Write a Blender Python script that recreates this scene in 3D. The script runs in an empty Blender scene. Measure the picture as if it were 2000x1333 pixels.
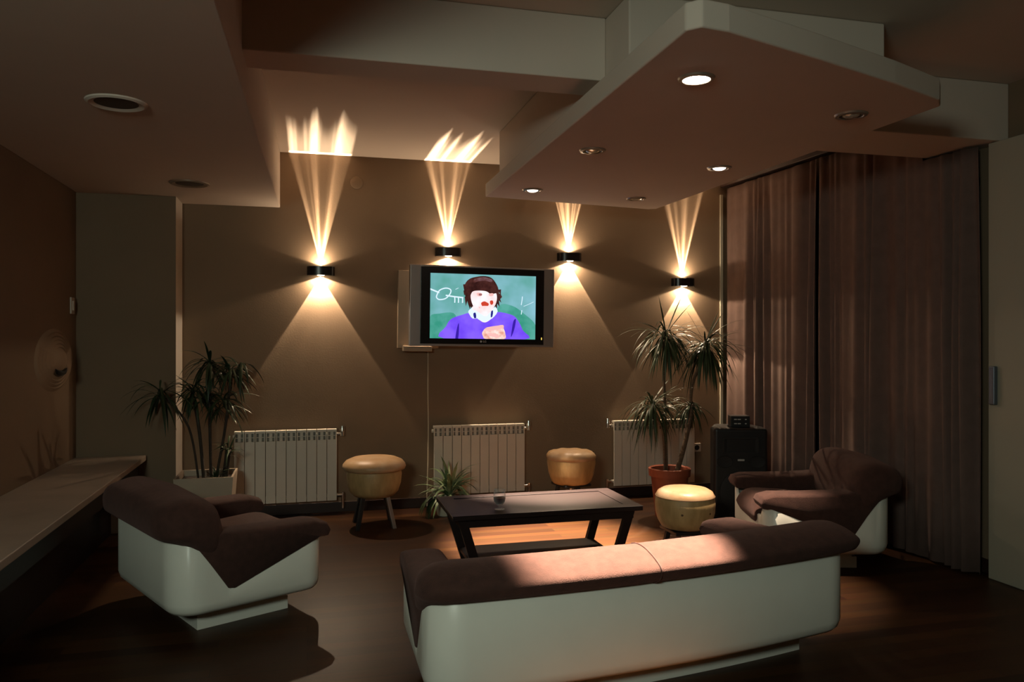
import bpy, bmesh, math, random
from mathutils import Vector, Matrix
random.seed(7)
R = math.radians
scene = bpy.context.scene
COL = scene.collection

# ------------------------------------------------------------------ camera
cd = bpy.data.cameras.new('camera')
cam = bpy.data.objects.new('camera', cd)
COL.objects.link(cam)
cam.location = (0, 0, 1.45)
cam.rotation_euler = (R(90), 0, R(-14.6))
cd.sensor_width = 36
cd.lens = 27.63
cd.shift_y = -0.00325
cd.clip_start = 0.05
scene.camera = cam

# ------------------------------------------------------------------ world, exposure
w = bpy.data.worlds.new('night'); scene.world = w
w.use_nodes = True
w.node_tree.nodes['Background'].inputs[0].default_value = (0.5, 0.55, 0.7, 1)
w.node_tree.nodes['Background'].inputs[1].default_value = 0.02
scene.view_settings.view_transform = 'Standard'
scene.view_settings.look = 'None'
scene.view_settings.gamma = 1
scene.view_settings.use_curve_mapping = False
scene.view_settings.exposure = 0.0
try:
    scene.cycles.max_bounces = 8
    scene.cycles.diffuse_bounces = 5
    scene.cycles.sample_clamp_indirect = 3.0
    scene.cycles.use_denoising = True
    scene.cycles.caustics_reflective = False
    scene.cycles.caustics_refractive = False
except Exception:
    pass

def area(name, loc, rot, sx, sy, power, col):
    l = bpy.data.lights.new(name, 'AREA'); l.shape = 'RECTANGLE'; l.size = sx; l.size_y = sy
    l.energy = power; l.color = col
    o = bpy.data.objects.new(name, l); COL.objects.link(o); o.location = loc; o.rotation_euler = rot
    return o
# cool tubes of the adjoining bar behind the photographer
area('bar_tube_light', (-1.15, -0.5, 2.2), (R(66), 0, R(-20)), 0.7, 0.4, 47, (0.87, 1.0, 0.84))

# ------------------------------------------------------------------ helpers
def lin(c):
    return tuple(((v/255.0)/12.92 if v/255.0 <= 0.04045 else ((v/255.0+0.055)/1.055)**2.4) for v in c)

MATS = {}
def mat(name, col, rough=0.6, metal=0.0, noise=0.0, nscale=8.0, bump=0.0, bscale=60.0, sheen=0.0, spec=0.5, emit=None, estr=0.0, trans=0.0, ior=1.45, col2=None, stretch=None):
    m = bpy.data.materials.new(name); m.use_nodes = True
    nt = m.node_tree; b = nt.nodes['Principled BSDF']
    b.inputs['Base Color'].default_value = (*col, 1)
    b.inputs['Roughness'].default_value = rough
    b.inputs['Metallic'].default_value = metal
    b.inputs['Specular IOR Level'].default_value = spec
    b.inputs['IOR'].default_value = ior
    if sheen:
        b.inputs['Sheen Weight'].default_value = sheen
        b.inputs['Sheen Roughness'].default_value = 0.45
        b.inputs['Sheen Tint'].default_value = (min(1, col[0]*3+.2), min(1, col[1]*3+.15), min(1, col[2]*3+.15), 1)
    if trans: b.inputs['Transmission Weight'].default_value = trans
    if emit:
        b.inputs['Emission Color'].default_value = (*emit, 1); b.inputs['Emission Strength'].default_value = estr
    tc = None
    if noise or bump:
        tc = nt.nodes.new('ShaderNodeTexCoord')
        src = tc.outputs['Object']
        if stretch:
            mp = nt.nodes.new('ShaderNodeMapping'); mp.inputs['Scale'].default_value = stretch
            nt.links.new(src, mp.inputs[0]); src = mp.outputs[0]
    if noise:
        n = nt.nodes.new('ShaderNodeTexNoise'); n.inputs['Scale'].default_value = nscale; n.inputs['Detail'].default_value = 5
        nt.links.new(src, n.inputs['Vector'])
        r = nt.nodes.new('ShaderNodeValToRGB')
        c2 = col2 if col2 else tuple(v*(1-noise) for v in col)
        r.color_ramp.elements[0].position = 0.3; r.color_ramp.elements[1].position = 0.7
        r.color_ramp.elements[0].color = (*c2, 1); r.color_ramp.elements[1].color = (*col, 1)
        nt.links.new(n.outputs['Fac'], r.inputs[0]); nt.links.new(r.outputs[0], b.inputs['Base Color'])
    if bump:
        n2 = nt.nodes.new('ShaderNodeTexNoise'); n2.inputs['Scale'].default_value = bscale; n2.inputs['Detail'].default_value = 6
        nt.links.new(src, n2.inputs['Vector'])
        bp = nt.nodes.new('ShaderNodeBump'); bp.inputs['Strength'].default_value = bump; bp.inputs['Distance'].default_value = 0.01
        nt.links.new(n2.outputs['Fac'], bp.inputs['Height']); nt.links.new(bp.outputs[0], b.inputs['Normal'])
    MATS[name] = m
    return m

def link(name, bm, mats, parent=None, smooth=False, angle=35, bevel=0, bseg=3, subs=0):
    bmesh.ops.recalc_face_normals(bm, faces=bm.faces)
    me = bpy.data.meshes.new(name); bm.to_mesh(me); bm.free()
    if not isinstance(mats, (list, tuple)): mats = [mats]
    for m in mats: me.materials.append(m)
    o = bpy.data.objects.new(name, me); COL.objects.link(o)
    if smooth:
        for p in me.polygons: p.use_smooth = True
        if angle and angle < 180:
            me.set_sharp_from_angle(angle=R(angle))
    if bevel:
        md = o.modifiers.new('bevel', 'BEVEL'); md.width = bevel; md.segments = bseg; md.limit_method = 'ANGLE'; md.angle_limit = R(30)
    if subs:
        md = o.modifiers.new('subdivision', 'SUBSURF'); md.levels = subs; md.render_levels = subs
    if parent: o.parent = parent
    return o

def thing(name, label, cat, loc=(0, 0, 0), rz=0, group=None):
    o = bpy.data.objects.new(name, None); COL.objects.link(o)
    o.empty_display_size = 0.1
    o.location = loc; o.rotation_euler = (0, 0, rz)
    o['label'] = label; o['category'] = cat
    if group: o['group'] = group
    return o
def tag(o, label, cat, group=None):
    o['label'] = label; o['category'] = cat
    if group: o['group'] = group
    return o
def struct(o):
    o['kind'] = 'structure'; return o

def dup(root, loc, rz, label=None, group=None):
    r = root.copy(); COL.objects.link(r); r.location = loc; r.rotation_euler = (0, 0, rz)
    if label: r['label'] = label
    if group: r['group'] = group
    for ch in list(root.children):
        c = ch.copy(); COL.objects.link(c); c.parent = r
        for g in list(ch.children):
            d = g.copy(); COL.objects.link(d); d.parent = c
    return r

def box(bm, x0, y0, z0, x1, y1, z1, mi=0):
    vs = [bm.verts.new(p) for p in ((x0,y0,z0),(x1,y0,z0),(x1,y1,z0),(x0,y1,z0),(x0,y0,z1),(x1,y0,z1),(x1,y1,z1),(x0,y1,z1))]
    for f in ((0,3,2,1),(4,5,6,7),(0,1,5,4),(1,2,6,5),(2,3,7,6),(3,0,4,7)):
        fc = bm.faces.new([vs[i] for i in f]); fc.material_index = mi
    return vs

def lathe(bm, prof, seg=32, center=(0,0,0), mi=0, sx=1, sy=1, M=None):
    rings = []
    for r, z in prof:
        if r < 1e-6:
            rings.append([bm.verts.new((center[0], center[1], center[2]+z))])
        else:
            rings.append([bm.verts.new((center[0]+r*sx*math.cos(2*math.pi*i/seg), center[1]+r*sy*math.sin(2*math.pi*i/seg), center[2]+z)) for i in range(seg)])
    for a, b in zip(rings, rings[1:]):
        for i in range(seg):
            j = (i+1) % seg
            if len(a) == 1 and len(b) == 1: continue
            if len(a) == 1: f = bm.faces.new((a[0], b[i], b[j]))
            elif len(b) == 1: f = bm.faces.new((a[i], a[j], b[0]))
            else: f = bm.faces.new((a[i], a[j], b[j], b[i]))
            f.material_index = mi
    if M is not None:
        for r in rings:
            for v in r: v.co = M @ v.co
    return rings

def tube(bm, pts, rad, seg=8, mi=0, cap=True):
    pts = [Vector(p) for p in pts]
    if not isinstance(rad, (list, tuple)): rad = [rad]*len(pts)
    rings = []
    t0 = (pts[1]-pts[0]).normalized()
    up = Vector((0, 0, 1)) if abs(t0.z) < 0.9 else Vector((1, 0, 0))
    n = t0.cross(up).normalized()
    for i, p in enumerate(pts):
        t = (pts[min(i+1, len(pts)-1)] - pts[max(i-1, 0)]).normalized()
        n = (n - t*n.dot(t)).normalized(); b = t.cross(n)
        rings.append([bm.verts.new(p + (n*math.cos(2*math.pi*k/seg) + b*math.sin(2*math.pi*k/seg))*rad[i]) for k in range(seg)])
    for a, b_ in zip(rings, rings[1:]):
        for k in range(seg):
            f = bm.faces.new((a[k], a[(k+1) % seg], b_[(k+1) % seg], b_[k])); f.material_index = mi
    if cap:
        f = bm.faces.new(rings[0][::-1]); f.material_index = mi
        f = bm.faces.new(rings[-1]); f.material_index = mi

def bar(bm, a, b, wx, wy, mi=0):
    """slanted rectangular bar between two points, horizontal ends"""
    vs = []
    for p in (a, b):
        for sx, sy in ((-1,-1),(1,-1),(1,1),(-1,1)):
            vs.append(bm.verts.new((p[0]+sx*wx/2, p[1]+sy*wy/2, p[2])))
    for f in ((0,3,2,1),(4,5,6,7),(0,1,5,4),(1,2,6,5),(2,3,7,6),(3,0,4,7)):
        bm.faces.new([vs[i] for i in f]).material_index = mi

def prism(bm, poly, z0, z1, mi=0):
    a = [bm.verts.new((x, y, z0)) for x, y in poly]; b = [bm.verts.new((x, y, z1)) for x, y in poly]
    bm.faces.new(a[::-1]).material_index = mi; bm.faces.new(b).material_index = mi
    for i in range(len(poly)):
        j = (i+1) % len(poly)
        bm.faces.new((a[i], a[j], b[j], b[i])).material_index = mi

def catmull(pts, n=6, closed=False):
    out = []
    N = len(pts)
    rng = range(N if closed else N-1)
    for i in rng:
        p = [Vector(pts[(i+k) % N]) if closed else Vector(pts[max(0, min(N-1, i+k))]) for k in (-1, 0, 1, 2)]
        for s in range(n):
            t = s/n
            out.append(0.5*((2*p[1]) + (-p[0]+p[2])*t + (2*p[0]-5*p[1]+4*p[2]-p[3])*t*t + (-p[0]+3*p[1]-3*p[2]+p[3])*t**3))
    if not closed: out.append(Vector(pts[-1]))
    return out

# ------------------------------------------------------------------ materials
M_wall = mat('taupe_wall_paint', (0.205, 0.140, 0.088), 0.85, noise=0.10, nscale=1.6, bump=0.08, bscale=90)
M_ceil = mat('cream_ceiling_paint', (0.62, 0.53, 0.45), 0.9, noise=0.04, nscale=2, bump=0.03, bscale=60)
M_white = mat('white_paint', (0.72, 0.66, 0.58), 0.6, noise=0.05, nscale=4)
M_shell = mat('white_fibreglass', (0.80, 0.79, 0.71), 0.34, noise=0.05, nscale=5, spec=0.5)
M_fabric = mat('brown_velvet', (0.066, 0.028, 0.021), 0.95, noise=0.32, nscale=26, bump=0.35, bscale=260, sheen=0.22)
M_piping = mat('brown_piping', (0.06, 0.025, 0.02), 0.8)
M_blackwood = mat('black_stained_wood', (0.013, 0.007, 0.007), 0.40, noise=0.3, nscale=7, stretch=(1, 8, 8), spec=0.35)
M_darkwood = mat('dark_skirting_wood', (0.03, 0.012, 0.008), 0.5, noise=0.3, nscale=8)
M_chrome = mat('chrome', (0.75, 0.72, 0.68), 0.18, metal=1.0)
M_steel = mat('brushed_steel', (0.5, 0.48, 0.46), 0.35, metal=1.0)
M_black = mat('black_plastic', (0.012, 0.012, 0.013), 0.42)
M_black2 = mat('black_lacquer', (0.010, 0.009, 0.009), 0.25)
M_grille = mat('black_grille', (0.02, 0.02, 0.021), 0.75, noise=0.5, nscale=240)
M_silver = mat('silver_plastic', (0.30, 0.27, 0.26), 0.4, metal=0.5)
M_rad = mat('radiator_enamel', (0.70, 0.64, 0.55), 0.35, noise=0.04, nscale=6)
M_slot = mat('radiator_slot', (0.22, 0.20, 0.17), 0.6)
M_leather = mat('tan_hide', (0.50, 0.35, 0.22), 0.42, noise=0.4, nscale=9, bump=0.12, bscale=40, col2=(0.42, 0.25, 0.11))
M_leather2 = mat('tan_hide_side', (0.52, 0.36, 0.17), 0.5, noise=0.5, nscale=7, bump=0.15, bscale=30, col2=(0.36, 0.24, 0.10), stretch=(3, 3, 1))
M_knot = mat('dark_knot', (0.10, 0.05, 0.02), 0.6)
M_terra = mat('terracotta', (0.34, 0.085, 0.04), 0.6, noise=0.2, nscale=9)
M_soil = mat('potting_soil', (0.03, 0.02, 0.014), 0.95, noise=0.5, nscale=50, bump=0.6, bscale=80)
M_bark = mat('cane_bark', (0.16, 0.10, 0.06), 0.85, noise=0.45, nscale=22, bump=0.4, bscale=70, stretch=(1, 1, 4))
M_bark2 = mat('dark_cane_bark', (0.05, 0.035, 0.025), 0.85, noise=0.4, nscale=22)
M_leaf = mat('strap_leaf', (0.045, 0.075, 0.030), 0.45, noise=0.5, nscale=5)
M_leaf2 = mat('dark_palm_leaf', (0.022, 0.045, 0.018), 0.42, noise=0.5, nscale=5)
M_leaf3 = mat('variegated_leaf', (0.30, 0.38, 0.22), 0.4, noise=0.8, nscale=14, col2=(0.04, 0.10, 0.03))
M_planter = mat('planter_enamel', (0.45, 0.36, 0.27), 0.5, noise=0.1, nscale=5)
M_pale = mat('pale_ceramic', (0.60, 0.56, 0.44), 0.35)
M_curtain = mat('mauve_brown_curtain', (0.15, 0.095, 0.08), 0.9, noise=0.15, nscale=14, bump=0.15, bscale=300, sheen=0.1)
M_cap = mat('wall_cap_paint', (0.36, 0.27, 0.19), 0.6)
M_ledge = mat('ledge_stone', (0.42, 0.33, 0.26), 0.45, noise=0.25, nscale=3)
M_cable = mat('cable_sheath', (0.45, 0.38, 0.28), 0.6)
M_socket = mat('socket_plastic', (0.55, 0.45, 0.36), 0.45)
M_night = mat('night_glass', (0.02, 0.03, 0.045), 0.08, spec=0.8)
M_alu = mat('window_aluminium', (0.16, 0.18, 0.22), 0.4, metal=0.6)
M_bulb = mat('lit_bulb', (1, 0.9, 0.8), 0.4, emit=(1.0, 0.86, 0.70), estr=60)
M_bulbdim = mat('lit_bulb_dim', (1, 0.9, 0.8), 0.4, emit=(1.0, 0.80, 0.66), estr=5)
M_bulboff = mat('unlit_bulb', (0.75, 0.68, 0.55), 0.15, metal=0.6)
M_reflector = mat('dark_reflector', (0.22, 0.18, 0.14), 0.22, metal=1.0)
M_rim = mat('brushed_rim', (0.42, 0.35, 0.28), 0.35, metal=0.7)
M_sconceglow = mat('sconce_glass', (1, 0.9, 0.75), 0.3, emit=(1.0, 0.80, 0.55), estr=14)
M_speakergrid = mat('ceiling_speaker_grid', (0.085, 0.075, 0.062), 0.7, noise=0.4, nscale=260)
M_ledred = mat('standby_led', (0.4, 0.3, 0.05), 0.4, emit=(0.9, 0.6, 0.1), estr=1.5)
M_mark = mat('pale_lettering', (0.5, 0.48, 0.45), 0.5)
M_marklit = mat('lit_logo_grey', (0.30, 0.28, 0.28), 0.4)

# floor: dark stained boards running across the room
def floor_material():
    m = bpy.data.materials.new('stained_floor_boards'); m.use_nodes = True
    nt = m.node_tree; b = nt.nodes['Principled BSDF']
    tc = nt.nodes.new('ShaderNodeTexCoord')
    br = nt.nodes.new('ShaderNodeTexBrick')
    br.inputs['Scale'].default_value = 1.0
    br.inputs['Brick Width'].default_value = 1.1
    br.inputs['Row Height'].default_value = 0.085
    br.inputs['Mortar Size'].default_value = 0.0018
    br.inputs['Color1'].default_value = (0.056, 0.021, 0.0062, 1)
    br.inputs['Color2'].default_value = (0.023, 0.0078, 0.0034, 1)
    br.inputs['Mortar'].default_value = (0.02, 0.008, 0.005, 1)
    br.offset = 0.37
    nt.links.new(tc.outputs['Object'], br.inputs['Vector'])
    mp = nt.nodes.new('ShaderNodeMapping'); mp.inputs['Scale'].default_value = (2.0, 40, 1)
    nt.links.new(tc.outputs['Object'], mp.inputs[0])
    n = nt.nodes.new('ShaderNodeTexNoise'); n.inputs['Scale'].default_value = 1.5; n.inputs['Detail'].default_value = 6
    nt.links.new(mp.outputs[0], n.inputs['Vector'])
    mx = nt.nodes.new('ShaderNodeMixRGB'); mx.blend_type = 'MULTIPLY'; mx.inputs[0].default_value = 0.55
    nt.links.new(br.outputs['Color'], mx.inputs[1]); nt.links.new(n.outputs['Color'], mx.inputs[2])
    g = nt.nodes.new('ShaderNodeGamma'); g.inputs[1].default_value = 0.92
    nt.links.new(mx.outputs[0], g.inputs[0]); nt.links.new(g.outputs[0], b.inputs['Base Color'])
    b.inputs['Roughness'].default_value = 0.42
    b.inputs['Specular IOR Level'].default_value = 0.22
    bp = nt.nodes.new('ShaderNodeBump'); bp.inputs['Strength'].default_value = 0.12; bp.inputs['Distance'].default_value = 0.004
    nt.links.new(br.outputs['Fac'], bp.inputs['Height']); bp.invert = True
    nt.links.new(bp.outputs[0], b.inputs['Normal'])
    return m
M_floor = floor_material()

# ------------------------------------------------------------------ room shell
YB, XL, XR, ZC = 6.70, -1.64, 4.06, 2.97
def sbox(name, *a, m=None, **k):
    bm = bmesh.new(); box(bm, *a); return struct(link(name, bm, m, **k))
sbox('floor', XL-0.2, -3.2, -0.12, XR+0.2, YB+0.2, 0.0, m=M_floor)
sbox('wall_back', -0.96, YB, 0, XR+0.2, YB+0.2, ZC, m=M_wall)
bm = bmesh.new()
box(bm, XL-0.2, 6.38, 0, -0.96, YB+0.2, ZC)
for f in bm.faces:
    f.normal_update()
    if f.calc_center_median().x > -0.97: f.material_index = 1
struct(link('wall_back_projection', bm, [M_wall, M_white]))
sbox('wall_left', XL-0.2, -3.2, 0, XL, 6.38, ZC, m=M_wall)
sbox('wall_right', XR, -3.2, 0, XR+0.2, YB, ZC, m=M_wall)
sbox('wall_front', XL, -3.2, 0, XR, -3.0, ZC, m=M_wall)
sbox('ceiling', XL-0.2, -3.2, ZC, XR+0.2, YB+0.2, ZC+0.15, m=M_ceil)
# lowered ceiling on the left
bm = bmesh.new(); prism(bm, [(XL, -3.0), (-0.37, -3.0), (-0.215, YB), (-0.96, YB), (-0.96, 6.38), (XL, 6.38)], 2.515, ZC-0.001)
struct(link('ceiling_lowered', bm, M_ceil, bevel=0.006))
# cross beams
sbox('trim_1', -0.31, 3.50, 2.67, 1.372, 3.74, ZC-0.001, m=M_ceil, bevel=0.006)
sbox('trim_2', 2.702, 3.80, 2.625, XR, 4.30, ZC-0.001, m=M_ceil, bevel=0.006)
# hanging slab with its upper box
bm = bmesh.new()
near = [(1.25, 2.45), (1.29, 2.405), (1.40, 2.42), (1.89, 2.58), (2.35, 2.74), (2.70, 2.88), (2.78, 2.96)]
prism(bm, near + [(2.755, 5.90), (2.70, 5.94), (1.285, 5.72)], 2.50, 2.598)
box(bm, 1.372, 3.22, 2.598, 2.70, 5.64, ZC-0.001)
struct(link('ceiling_hanging_slab', bm, M_ceil, bevel=0.008))
# skirting
def board(name, x0, y0, x1, y1, h, m=M_darkwood): sbox(name, x0, y0, 0, x1, y1, h, m=m, bevel=0.004)
board('baseboard_back', -0.96, YB-0.018, XR, YB, 0.085)
board('baseboard_left', XL, 6.362, -0.962, 6.38, 0.15, M_white)
board('baseboard_right', XR-0.018, -3.0, XR, YB-0.02, 0.085)
# window behind the curtains and the pale door at its near end
bm = bmesh.new()
for (a, b_) in ((4.0, 4.06), (5.28, 5.34), (6.5, 6.56)): box(bm, XR-0.05, a, 0.06, XR-0.005, b_, 2.45)
box(bm, XR-0.05, 4.0, 0.06, XR-0.005, 6.56, 0.12); box(bm, XR-0.05, 4.0, 2.39, XR-0.005, 6.56, 2.45)
wf = struct(link('window_1', bm, M_alu, bevel=0.004))
bm = bmesh.new(); box(bm, XR-0.03, 4.06, 0.12, XR-0.022, 6.5, 2.39); link('window_pane', bm, M_night, wf)
M_door = mat('vignette_dimmed_door_paint', (0.36, 0.34, 0.27), 0.6)  # pale door paint, its colour darkened to stand in for lens vignetting
bm = bmesh.new(); box(bm, XR-0.09, 3.42, 0.0, XR-0.001, 3.86, 2.62)
dr = struct(link('door_1', bm, M_door, bevel=0.006))
bm = bmesh.new(); box(bm, XR-0.12, 3.79, 1.05, XR-0.09, 3.83, 1.28); link('door_handle', bm, M_alu, dr, bevel=0.006)
# thin pale corner bead beside the curtain
sbox('trim_3', 3.775, YB-0.02, 0.085, 3.80, YB-0.0005, 2.80, m=M_pale)
# white ledge along the left wall
t = thing('wall_ledge', 'long pale ledge bench running along the left wall behind the left armchair', 'ledge', (XL+0.24, 4.2, 0))
bm = bmesh.new(); box(bm, -0.24, -1.7, 0.535, 0.24, 2.15, 0.575); link('ledge_top', bm, M_ledge, t, bevel=0.006)
bm = bmesh.new(); box(bm, -0.24, -1.7, 0.41, 0.19, 2.15, 0.535); link('fascia', bm, M_blackwood, t)
bm = bmesh.new(); box(bm, -0.24, -1.7, 0.0, 0.0, 2.15, 0.41); link('support', bm, M_blackwood, t)

# ------------------------------------------------------------------ round plate relief, light switch, wall cap, socket
def onleft(rings): pass
M_relief = mat('relief_plaster', (0.24, 0.17, 0.11), 0.8)
t = thing('wall_relief', 'round pale relief with ringed arcs on the left wall above the ledge', 'wall ornament', (XL, 5.86, 1.30))
MX = Matrix.Rotation(R(90), 4, 'Y')
bm = bmesh.new()
prof = [(0.21, 0.0)]
for k, r in enumerate((0.20, 0.175, 0.15, 0.125, 0.10)):
    prof += [(r, 0.008+0.006*k), (r-0.012, 0.016+0.006*k), (r-0.018, 0.009+0.006*k)]
prof += [(0.06, 0.05), (0.0, 0.055)]
lathe(bm, prof, 48, M=MX, sy=1.9); link('plate', bm, M_relief, t, smooth=True, angle=60)
bm = bmesh.new()
pts = [(0.045, 0.16*math.sin(a), -0.088*math.cos(a)) for a in [R(-50+10*i) for i in range(11)]]
tube(bm, pts, [0.002, 0.009, 0.014, 0.017, 0.018, 0.018, 0.018, 0.017, 0.014, 0.009, 0.002], 8)
link('crescent', bm, M_black, t, smooth=True)
t = thing('light_switch', 'small pale light switch on the left wall near the corner', 'light switch', (XL, 6.26, 1.68))
bm = bmesh.new(); box(bm, 0, -0.04, -0.06, 0.012, 0.04, 0.06); link('switch_plate', bm, M_socket, t, bevel=0.004)
bm = bmesh.new(); box(bm, 0.012, -0.018, -0.035, 0.018, 0.018, 0.035); link('rocker', bm, M_white, t, bevel=0.003)
bm = bmesh.new(); lathe(bm, [(0.052, 0), (0.052, 0.008), (0.046, 0.014), (0, 0.017)], 36, M=Matrix.Rotation(R(90), 4, 'X'))
o = link('junction_cover', bm, M_wall, None, smooth=True, angle=50); o.location = (0.40, YB, 2.75)
tag(o, 'round taupe junction cover high on the back wall between the two left wall lamps', 'cover plate')
t = thing('wall_socket', 'pale wall socket beside the right radiator near the black loudspeaker', 'socket', (3.52, YB, 0.42))
bm = bmesh.new(); box(bm, -0.055, -0.012, -0.04, 0.055, 0, 0.04); link('socket_plate', bm, M_socket, t, bevel=0.004)
bm = bmesh.new()
lathe(bm, [(0.024, 0), (0.024, 0.004), (0, 0.004)], 24, center=(0, 0, 0.0), M=Matrix.Translation((0.012, -0.0115, 0)) @ Matrix.Rotation(R(90), 4, 'X'))
link('outlet', bm, M_black, t)

# ------------------------------------------------------------------ ceiling speakers on the lowered ceiling
def ceiling_speaker(loc, label, deep):
    t = thing('ceiling_speaker', label, 'ceiling speaker', loc, 0, 'round speakers in the lowered ceiling')
    bm = bmesh.new(); lathe(bm, [(0.092, -0.004), (0.115, -0.012), (0.128, -0.006), (0.130, 0.0)], 48); link('rim', bm, M_rim if deep else M_ceil, t, smooth=True)
    bm = bmesh.new(); lathe(bm, [(0, -0.010 if deep else -0.006), (0.06, -0.009 if deep else -0.006), (0.094, -0.003)], 48); link('grille', bm, M_speakergrid, t, smooth=True)
ceiling_speaker((-0.835, 3.89, 2.515), 'round dark ceiling speaker nearest the camera on the left lowered ceiling', False)
ceiling_speaker((-0.785, 5.80, 2.515), 'round ceiling speaker above the left plant with a brownish rim', True)

# ------------------------------------------------------------------ downlights
def spot(name, loc, target, power, cone, blend, col, rad=0.03, parent=None):
    l = bpy.data.lights.new(name, 'SPOT'); l.energy = power; l.spot_size = R(cone); l.spot_blend = blend; l.color = col; l.shadow_soft_size = rad
    o = bpy.data.objects.new(name, l); COL.objects.link(o)
    d = Vector(target) - Vector(loc)
    o.rotation_euler = d.to_track_quat('-Z', 'Y').to_euler(); o.location = loc
    return o
def downlight(x, y, label, bulb, refl=None):
    t = thing('downlight', label, 'downlight', (x, y, 2.50), 0, 'recessed downlights in the hanging ceiling slab')
    bm = bmesh.new(); lathe(bm, [(0.052, -0.003), (0.056, -0.010), (0.070, -0.008), (0.075, 0.0)], 40); link('rim', bm, M_rim, t, smooth=True)
    bm = bmesh.new(); lathe(bm, [(0.054, -0.006), (0.045, -0.002), (0.02, -0.0005), (0, -0.0005)], 40); link('reflector', bm, refl or M_reflector, t, smooth=True)
    bm = bmesh.new(); lathe(bm, [(0.040, -0.001), (0.038, -0.007), (0.026, -0.014), (0.0, -0.018)], 28); link('bulb', bm, bulb, t, smooth=True)
WARM = (1.0, 0.78, 0.57)
downlight(1.522, 2.886, 'downlight shining brightest in the hanging ceiling, nearest the camera on its left row', M_bulb, M_bulb)  # the reflector glows by itself, standing in for the bulb's light on it
downlight(2.475, 3.175, 'unlit downlight near the right edge of the hanging ceiling by the curtain beam', M_bulboff)
downlight(1.544, 4.140, 'unlit downlight in the middle of the left row of the hanging ceiling', M_bulboff)
downlight(2.460, 4.370, 'glowing downlight in the hanging ceiling above the stool beside the coffee table', M_bulbdim)
downlight(1.547, 5.360, 'glowing downlight at the far left corner of the hanging ceiling above the coffee table', M_bulbdim)
downlight(2.400, 5.500, 'unlit downlight at the far right corner of the hanging ceiling near the back wall', M_bulboff)
spot('downlight_beam', (1.522, 2.886, 2.478), (1.235, 2.99, 0.6), 2900, 31, 0.55, WARM)
spot('downlight_beam', (2.460, 4.370, 2.478), (2.43, 4.14, 0), 620, 40, 0.7, WARM)
spot('downlight_beam', (1.547, 5.360, 2.478), (1.68, 5.33, 0), 5600, 40, 0.8, WARM)

# ------------------------------------------------------------------ wall lamps with slot beams
def beam_light(name, loc, up, power, half, away, seedv, streak):
    """lamp whose reflector throws a slot shaped beam: limits are angles along the wall and away from it"""
    l = bpy.data.lights.new(name, 'POINT'); l.energy = power; l.color = (1.0, 0.75, 0.50); l.shadow_soft_size = 0.004
    l.use_nodes = True; nt = l.node_tree
    em = nt.nodes.get('Emission')
    tc = nt.nodes.new('ShaderNodeTexCoord'); sp = nt.nodes.new('ShaderNodeSeparateXYZ')
    nt.links.new(tc.outputs['Normal'], sp.inputs[0])
    def mth(op, a, b=None, c=None, clamp=False):
        n = nt.nodes.new('ShaderNodeMath'); n.operation = op; n.use_clamp = clamp
        for i, v in enumerate((a, b, c)):
            if v is None: continue
            if isinstance(v, (int, float)): n.inputs[i].default_value = v
            else: nt.links.new(v, n.inputs[i])
        return n.outputs[0]
    z = mth('MULTIPLY', sp.outputs['Z'], 1 if up else -1)
    zz = mth('MAXIMUM', z, 0.02)
    ax = mth('DIVIDE', sp.outputs['X'], zz)
    ay = mth('DIVIDE', sp.outputs['Y'], zz)          # negative: away from wall
    aax = mth('ABSOLUTE', ax)
    inx = mth('SMOOTHSTEP' if False else 'SUBTRACT', math.tan(R(half)), aax)
    inx = mth('MULTIPLY', inx, 28.0, clamp=True)
    pos = mth('GREATER_THAN', z, 0.0)
    n1 = nt.nodes.new('ShaderNodeTexNoise'); n1.noise_dimensions = '1D'; n1.inputs['Scale'].default_value = 9; n1.inputs['Detail'].default_value = 2
    nt.links.new(mth('ADD', ax, seedv), n1.inputs['W'])
    st = mth('SUBTRACT', n1.outputs['Fac'], 0.5)
    lim = mth('ADD', math.tan(R(away)), mth('MULTIPLY', st, 1.0 if streak else 0.0))
    iny = mth('MULTIPLY', mth('ADD', lim, ay), 2.2, clamp=True)
    edge = mth('MULTIPLY', mth('POWER', mth('DIVIDE', aax, math.tan(R(half))), 6.0), 1.1 if streak else 0.35)
    s2 = mth('ADD', mth('ADD', 0.62, mth('MULTIPLY', st, 4.2 if streak else 0.3)), edge)
    s2 = mth('MAXIMUM', s2, 0.36)
    main = mth('MULTIPLY', mth('MULTIPLY', inx, iny), mth('MULTIPLY', s2, pos))
    if streak:   # parabolic reflector: stronger close to its own axis
        g = mth('DIVIDE', 0.20, mth('ADD', 0.09, mth('MAXIMUM', ay, 0.0)))
        g = mth('MULTIPLY', g, mth('ADD', 0.22, mth('MULTIPLY', mth('GREATER_THAN', ay, -0.02), 0.78)))
        main = mth('MULTIPLY', main, g)
    # a faint wide spill round the main beam
    spill = mth('MULTIPLY', pos, mth('MULTIPLY', mth('POWER', mth('MAXIMUM', z, 0.0), 1.5), 0.03 if streak else 0.035))
    wide = mth('MULTIPLY', mth('SUBTRACT', math.tan(R(74)), aax), 1.2, clamp=True)
    wide = mth('MULTIPLY', mth('MULTIPLY', wide, pos), 0.015 if streak else 0.12)
    tot = mth('ADD', mth('ADD', main, spill), wide)
    nt.links.new(tot, em.inputs['Strength'])
    o = bpy.data.objects.new(name, l); COL.objects.link(o); o.location = loc
    return o

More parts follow.
